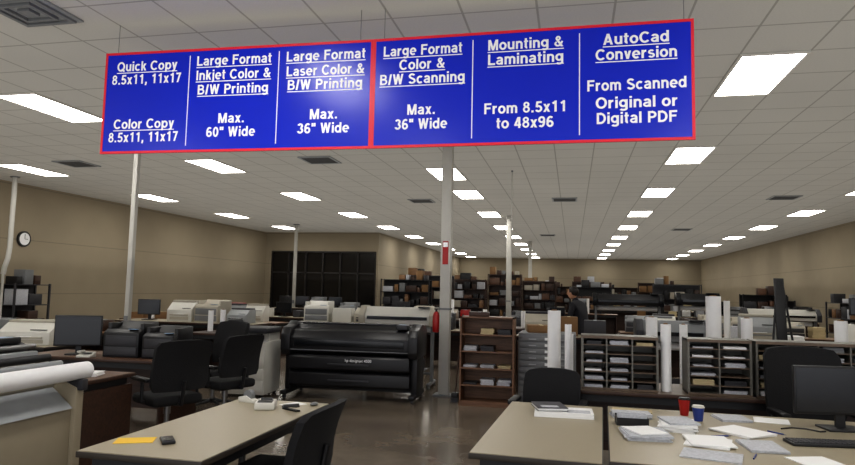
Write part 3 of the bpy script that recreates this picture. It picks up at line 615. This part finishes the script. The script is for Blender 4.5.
# ---------------------------------------------------------------- side desks
table('brown wood desk with dark side panels carrying papers',-5.0,-4.1,4.85,5.6,top=BRN,edge=DBRN,panel=True,name='wood_desk',cat='desk',group='brown desks')
paper('white papers on the brown desk',-4.4,5.25,Z,20,.3,.22,.03)
paper('printed papers on the brown desk',-4.75,5.4,Z,-15,.25,.28,.04,PAPG)
thing('paper_roll','short white roll of paper lying on the brown desk','paper roll',(-4.25,4.98,Z+.034),-40,[('paper',PAP,[C((-.12,0,0),(.12,0,0),.034,seg=20)]),('core',CARD,[C((.12,0,0),(.125,0,0),.018)])])
office_chair('black fabric office chair facing the brown desks',-4.0,5.98,60,back=1.06,w=.58,taper=1.0)
table('long brown wood desk with a monitor and black printers',-6.3,-4.4,6.45,7.2,top=BRN,edge=DBRN,panel=True,name='wood_desk',cat='desk',group='brown desks')
monitor('black monitor with dark screen on the brown desk',-5.72,6.7,Z,25,.52,.36)
laser('black laser printer on the brown desk',-5.1,6.84,Z,5,.44,.42,.4,group='black desk printers')
laser('black desktop printer beside another black printer on the desk',-4.62,6.85,Z,0,.4,.4,.36,group='black desk printers')
thing('handset_phone','white desk phone on the brown desk','phone',(-5.44,6.52,Z),10,[('base',WHT,[PX([(-.07,0),(.07,0),(.07,.06),(-.07,.02)],-.08,.08,.006)]),('handset',WHT,[B(-.08,-.04,-.06,.06,.05,.075,.01)]),('keypad',DGR,[B(-.02,.06,-.05,.03,.045,.05)])])
office_chair('black high-backed office chair behind the desks',-4.6,7.85,160,back=1.12,w=.58,taper=1.0)
office_chair('black office chair near the beige copier',-4.0,7.1,70,back=1.04,w=.56,taper=1.0)
cp0=copier('off-white floor copier with drawers near the black plotter',-4.65,9.0,3,WHT,1.0,.66)

# counters
def row(y,x0,x1,top,seed,z=.78,tall=False):
    table('long work counter with machines and boxes in the print shop',x0,x1,y,y+.75,z=z,top=top,edge=DBRN,panel=True,name='counter_desk',cat='desk',group='grey counters')
    rn=random.Random(seed); x=x0+.06; zt=z+.0005
    while True:
        k=rn.random()
        wd=.46 if k<.16 else .46 if k<.3 else .48 if k<.46 else rn.uniform(.22,.36) if k<.68 else .32 if k<.8 else .28 if k<.92 else .14
        ext=wd*1.12+.07
        if x+ext>x1-.04: break
        cx=x+ext/2; cy=y+.42
        if k<.16: printer('white desktop printer on a work counter',cx,cy,zt,rn.uniform(-7,7),wd,.42,rn.uniform(.26,.42),rn.choice([WHT,OFFW,LGR]),rn.choice([DGR,GRY,OFFW]),'white desk printers')
        elif k<.3: laser('box-shaped laser printer on a work counter',cx,cy,zt,rn.uniform(-7,7),wd-.02,.4,rn.uniform(.3,.44),rn.choice([BLK,GRY,OFFW,DGR]),rn.choice([DGR,GRY]),'counter laser printers')
        elif k<.46: monitor('black monitor standing on a work counter',cx,cy,zt,rn.choice([0,8,-8,180]),wd-.02,.3,'counter monitors')
        elif k<.68: cbox('carton on a work counter',cx,cy,zt,rn.uniform(-7,7),wd,.3,rn.uniform(.1,.36),rn.choice([CARD,WHT,DBRN,OFFW,DBRN,REDP,DGR]))
        elif k<.8: thing('file_organizer','dark desktop file holder with upright papers','file holder',(cx,cy,zt),rn.uniform(-7,7),[('holder',DGR,[B(-.15,.15,-.12,.12,0,.02),B(-.15,-.14,-.12,.12,.02,.2),B(.14,.15,-.12,.12,.02,.2)]),('papers',rn.choice([PAP,MAN,PAPG]),[B(-.12+i*.045,-.1+i*.045,-.11,.11,.02,.2+.03*(i%3)) for i in range(6)])],'file holders')
        elif k<.92: paper('paper stack on a work counter',cx,cy,zt,rn.uniform(-5,5),wd-.04,.28,rn.uniform(.05,.25),rn.choice([PAP,PAPG,MAN]),'counter papers')
        else: roll('short upright paper roll on a work counter',cx,cy,zt,zt+rn.uniform(.3,.6),.045,group='counter paper rolls')
        x+=ext
table('long grey counter carrying white printers',-8.6,-5.7,11.0,11.8,z=.9,top=LAM,edge=DBRN,panel=True,name='counter_desk',cat='desk',group='grey counters')
Z9=.9005
printer('white desktop printer on the grey counter',-7.35,11.4,Z9,5,.5,.45,.4,WHT,OFFW,'white desk printers')
laser('white multifunction printer on the grey counter',-6.75,11.4,Z9,-5,.52,.45,.42,OFFW,GRY)
printer('small grey printer on the counter',-6.15,11.4,Z9,0,.4,.4,.28,LGR,DGR,'white desk printers')
monitor('small black monitor on the grey counter',-8.15,11.4,Z9,10,.45,.3)
table('long grey counter with white machines and boxes',-5.55,-3.6,12.6,13.3,z=.9,top=LAM,edge=DBRN,panel=True,name='counter_desk',cat='desk',group='grey counters')
laser('white printer with grey front on the counter',-5.2,12.95,Z9,5,.52,.45,.42,WHT,GRY)
cbox('white cardboard carton on the counter',-4.65,12.95,Z9,5,.4,.3,.28,WHT)
printer('white office printer on the counter',-4.1,12.95,Z9,-5,.5,.45,.34,OFFW,DGR,'white desk printers')
table('grey work table with white copier near the beige wall',-9.3,-7.1,7.7,8.5,z=.7,top=LAM,edge=LAME,name='work_table',group='side work tables')
printer('large white copier top on the grey table',-7.65,8.1,.7005,15,.72,.55,.34,WHT,OFFW)
laser('grey box-shaped printer on the table',-8.5,8.15,.7005,5,.5,.45,.34,GRY,DGR)
row(9.4,-8.2,-6.9,TAN,61,.78)
row(9.7,-6.2,-5.2,DBRN,62,.82)
def rack(label,x,y,w,h,d,rz=0,m=DGR,shelves=4,group=None,items=True,seed=0,z0=0):
    P=[('upright',m,[B(sx*w/2-.02,sx*w/2+.02,sy,sy+.04,0,h)]) for sx in(-1,1) for sy in(0,d-.04)]
    for i in range(shelves): 
        z=.12+(h-.14)*i/(shelves-1); P.append(('shelf',m,[B(-w/2,w/2,0,d,z-.02,z)]))
    P.append(('back_panel',m,[B(-w/2+.02,w/2-.02,d-.012,d-.002,.1,h-.02)]))
    r=thing('storage_rack',label,'shelf',(x,y,z0),rz,P,group)
    if items:
        rn=random.Random(seed); rot=Matrix.Rotation(math.radians(rz),4,'Z')
        for i in range(shelves):
            top=i==shelves-1
            z=.12+(h-.14)*i/(shelves-1)+.0005; gap=(h-.14)/(shelves-1)-.06; xx=-w/2+.05
            if top: gap=min(gap,.4)
            while xx<w/2-.2:
                bw=rn.uniform(.12,.46); bw=min(bw,w/2-.05-xx); bh=rn.uniform(.3,.95)*gap
                if not(top and rn.random()<.45):
                    c=rot@Vector((xx+bw/2,d/2-.02,0))
                    cbox(rn.choice(['brown carton stored on the rack','small carton stored on the rack','carton of paper on the rack']),x+c.x,y+c.y,z0+z,rz,bw-.02,d*.7,bh,rn.choice([CARD,DBRN,BRN,OFFW,DBRN,DGR,PAPG,TAN,BLK,GRY,BLK]),'cartons on racks')
                xx+=bw+rn.uniform(.0,.06)
    return r
rack('dark metal storage rack against the beige wall filled with boxes',-12.3,12.9,1.0,1.55,.45,rz=90,seed=3,group='storage racks')
rack('dark metal storage rack holding boxes near the window',-6.3,24.3,1.9,2.0,.5,seed=4,shelves=5,group='storage racks',m=BLK)
for i in range(3): rack('tall brown shelving full of cartons deep in the shop',-4.3+i*1.45,27.5+.5*i,1.4,2.1+.25*(i%2),.5,seed=10+i,shelves=6,m=DBRN,group='storage racks')
for i in range(4): rack('tall shelving full of supplies along the end wall',-1.0+i*1.9,40,1.8,2.0+.3*(i%2),.5,seed=20+i,shelves=5,m=DBRN,group='storage racks')
rack('dark storage rack filled with cartons by the beige partition',-6.6,30,2.2,2.3,.5,seed=31,shelves=5,group='storage racks')
rack('dark shelving with mixed supplies deep in the shop',.9,29.5,1.5,1.9,.5,seed=41,shelves=4,m=BLK,group='storage racks')
rack('low dark shelving with mixed supplies deep in the shop',4.6,31,2.0,2.1,.5,seed=42,shelves=4,m=DGR,group='storage racks')
rack('low dark shelving with cartons near the side wall',6.6,25,1.4,1.7,.5,seed=43,shelves=4,m=BLK,group='storage racks')

# ---------------------------------------------------------------- middle field of desks and machines
row(10.7,-.9,1.2,LAM,1,.9)
row(10.2,2.1,3.4,LAM,2,.95)
row(13.2,-3.0,-.4,LAM,3)
row(14.6,1.0,5.5,TAN,4)
row(16.5,-9.5,-5.5,LAM,5)
row(17.8,-5.0,-2.5,TAN,6)
row(19,-.8,.9,LAM,7)
row(9.2,3.9,6.2,LAM,8,.9)
row(22.5,2.0,7.5,LAM,9,.9)
row(23,-1,1.5,TAN,10,.9)
row(20.5,-10,-7,LAM,11,.9)
row(13.6,-10.5,-6.5,TAN,12)
row(26,0,6,LAM,13,1.0)
row(12.2,1.2,3.4,LAM,14,.85)
row(11.7,-1.05,-.2,DBRN,15,.95)
row(15.6,-4.6,-2.4,DBRN,16,.9)
plotter('black wide-format plotter on a stand in the work area',1.35,17.2,0,1.7,BLK,BLKG,1.6,group='plotters in the work area')
plotter('black wide-format plotter standing near the wall',3.0,17.2,0,1.0,BLK,BLKG,1.65,group='plotters in the work area')
plotter('dark plotter with paper roll in the work area',1.35,9.6,0,1.0,GRY,DGR,1.25,group='plotters in the work area')
plotter('white wide-format plotter near the side wall',5.2,18.4,0,1.8,WHT,DGR,1.3,group='plotters in the work area')
thing('display_easel','tall black folding display easel standing among the desks','easel',(2.62,9.2,0),0,[
  ('panel',BLK,[PX([(-.05,.9),(.0,.9),(.1,1.85),(.08,1.85)],-.06,.06,.003)]),
  ('leg',BLK,[C((-.22,-.12,0),(-.02,.08,1.8),.014)]),('leg',BLK,[C((.24,-.12,0),(.04,.08,1.8),.014)]),('leg',BLK,[C((.01,.4,0),(.01,.1,1.8),.014)]),('ledge',BLK,[B(-.2,.2,-.12,-.02,.88,.9)])])
rack('low shelving with boxes beside the side wall',7.7,17,2.2,1.3,.45,rz=-90,seed=50,shelves=3,group='storage racks')
rack('low shelving with supplies beside the side wall',7.7,21.5,2.2,1.5,.45,rz=-90,seed=51,shelves=4,group='storage racks')
rack('low shelving with supplies beside the side wall',7.7,28,2.2,1.5,.45,rz=-90,seed=52,shelves=4,group='storage racks')
cbox('brown carton on the floor under stacked boxes',3.28,8.45,0,0,.6,.5,.9,CARD)
cbox('white carton stacked beneath a monitor',3.28,8.45,.906,0,.5,.4,.4,WHT)
monitor('black monitor standing on stacked cartons',3.28,8.4,1.3125,0,.34,.2)
cbox('tall brown carton beside the wood desk',2.95,7.6,0,5,.45,.4,1.12,CARD)
cbox('large white carton near the desks',3.6,7.7,0,-5,.5,.5,1.2,WHT)

# ---------------------------------------------------------------- person (standing, slightly bent over a counter)
def person(x,y,rz):
    V={'pel':(0,0,.95),'sp':(0,.03,1.1),'ch':(0,.1,1.3),'nk':(0,.16,1.45),'hb':(0,.19,1.52),
       'ls':(-.18,.12,1.38),'le':(-.25,.16,1.12),'lw':(-.18,.36,1.0),'rs':(.18,.12,1.38),'re':(.25,.16,1.12),'rw':(.18,.36,1.0),
       'lh':(-.1,0,.9),'lk':(-.11,.03,.5),'la':(-.12,-.02,.09),'lt':(-.12,.14,.04),'rh':(.1,0,.9),'rk':(.11,.03,.5),'ra':(.12,-.02,.09),'rt':(.12,.14,.04)}
    E=[('pel','sp'),('sp','ch'),('ch','nk'),('nk','hb'),('ch','ls'),('ls','le'),('le','lw'),('ch','rs'),('rs','re'),('re','rw'),('pel','lh'),('lh','lk'),('lk','la'),('la','lt'),('pel','rh'),('rh','rk'),('rk','ra'),('ra','rt')]
    Rd={'pel':.15,'sp':.14,'ch':.16,'nk':.065,'hb':.055,'ls':.07,'le':.048,'lw':.03,'rs':.07,'re':.048,'rw':.03,'lh':.1,'lk':.065,'la':.045,'lt':.035,'rh':.1,'rk':.065,'ra':.045,'rt':.035}
    def skin(name,V,E,Rd,root,m,par):
        ks=list(V); me=bpy.data.meshes.new(name); me.from_pydata([V[k] for k in ks],[(ks.index(a),ks.index(b)) for a,b in E],[])
        o=bpy.data.objects.new(name,me); COL.objects.link(o); sk=o.modifiers.new('s','SKIN')
        for i,k in enumerate(ks):
            d=me.skin_vertices[0].data[i]; d.radius=(Rd[k],Rd[k]*(.8 if k in('pel','sp','ch') else 1)); d.use_root=(k==root)
        o.modifiers.new('b','SUBSURF').levels=2; o.modifiers['b'].render_levels=2
        bpy.context.view_layer.update()
        me2=bpy.data.meshes.new_from_object(o.evaluated_get(bpy.context.evaluated_depsgraph_get()))
        bpy.data.objects.remove(o)
        o=bpy.data.objects.new(name,me2); COL.objects.link(o); me2.materials.clear(); me2.materials.append(m)
        for p in me2.polygons: p.use_smooth=True
        if par: o.parent=par
        return o
    root=skin('person',V,E,Rd,'pel',CLO,None)
    hd=bpy.data.objects.new('head',mesh('head',[S((0,.23,1.6),.095,(.82,.98,1.2),seg=20),S((0,.33,1.585),.018,(.7,1,1.2)),S((-.08,.22,1.59),.022,(.4,.8,1.2)),S((.08,.22,1.59),.022,(.4,.8,1.2)),S((-.03,.315,1.61),.011),S((.03,.315,1.61),.011)],SKIN)); COL.objects.link(hd); hd.parent=root
    hr=bpy.data.objects.new('hair',mesh('hair',[S((0,.205,1.63),.1,(.88,.98,1.0),seg=20)],HAIR)); COL.objects.link(hr); hr.parent=root
    for s in(-1,1):
        w=Vector((s*.18,.36,1.0)); pr=[S(w+Vector((0,.05,-.01)),.04,(.9,1.2,.45))]
        for i in range(4): 
            a=w+Vector((-.03+i*.02,.09,-.01)); l=(.065,.075,.07,.055)[i]; pr.append(TUBE([a,a+Vector((0,l*.55,0)),a+Vector((0,l*.9,-.02))],.008))
        a=w+Vector((-s*.03,.04,-.01)); pr.append(TUBE([a,a+Vector((-s*.03,.03,-.005)),a+Vector((-s*.035,.055,-.01))],.009))
        h=bpy.data.objects.new('hand',mesh('hand',pr,SKIN)); COL.objects.link(h); h.parent=root
    place(root,(x,y,0),rz); root['label']='person in dark clothing leaning over a work counter'; root['category']='person'
person(.2,12.35,60)

# ---------------------------------------------------------------- lights, world and camera
al=bpy.data.lights.new('added_ceiling_fill','AREA'); al.shape='RECTANGLE'; al.size=20.8; al.size_y=48; al.energy=880; al.color=(1,.985,.95)  # added fill facing up to brighten the ceiling; the shop has no such fixture
ao=bpy.data.objects.new('added_ceiling_fill',al); COL.objects.link(ao); ao.location=(-2.35,21,1.95); ao.rotation_euler=(math.pi,0,0)
w=bpy.data.worlds.new('World'); scene.world=w; w.use_nodes=True
w.node_tree.nodes['Background'].inputs[0].default_value=(.95,.96,1,1); w.node_tree.nodes['Background'].inputs[1].default_value=1.35
f,pit,yaw,rol=650.07,.0882,.2205,.0216
fw=Vector((-math.sin(yaw)*math.cos(pit),math.cos(yaw)*math.cos(pit),math.sin(pit)))
r0=Vector((math.cos(yaw),math.sin(yaw),0)); u0=r0.cross(fw)
r=math.cos(rol)*r0+math.sin(rol)*u0; u=-math.sin(rol)*r0+math.cos(rol)*u0
cd=bpy.data.cameras.new('camera'); cam=bpy.data.objects.new('camera',cd); COL.objects.link(cam)
M=Matrix((r,u,-fw)).transposed().to_4x4(); M.translation=Vector((0,0,1.6)); cam.matrix_world=M
cd.sensor_width=36; cd.lens=f/855*36; cd.clip_start=.05; cd.clip_end=200
scene.camera=cam
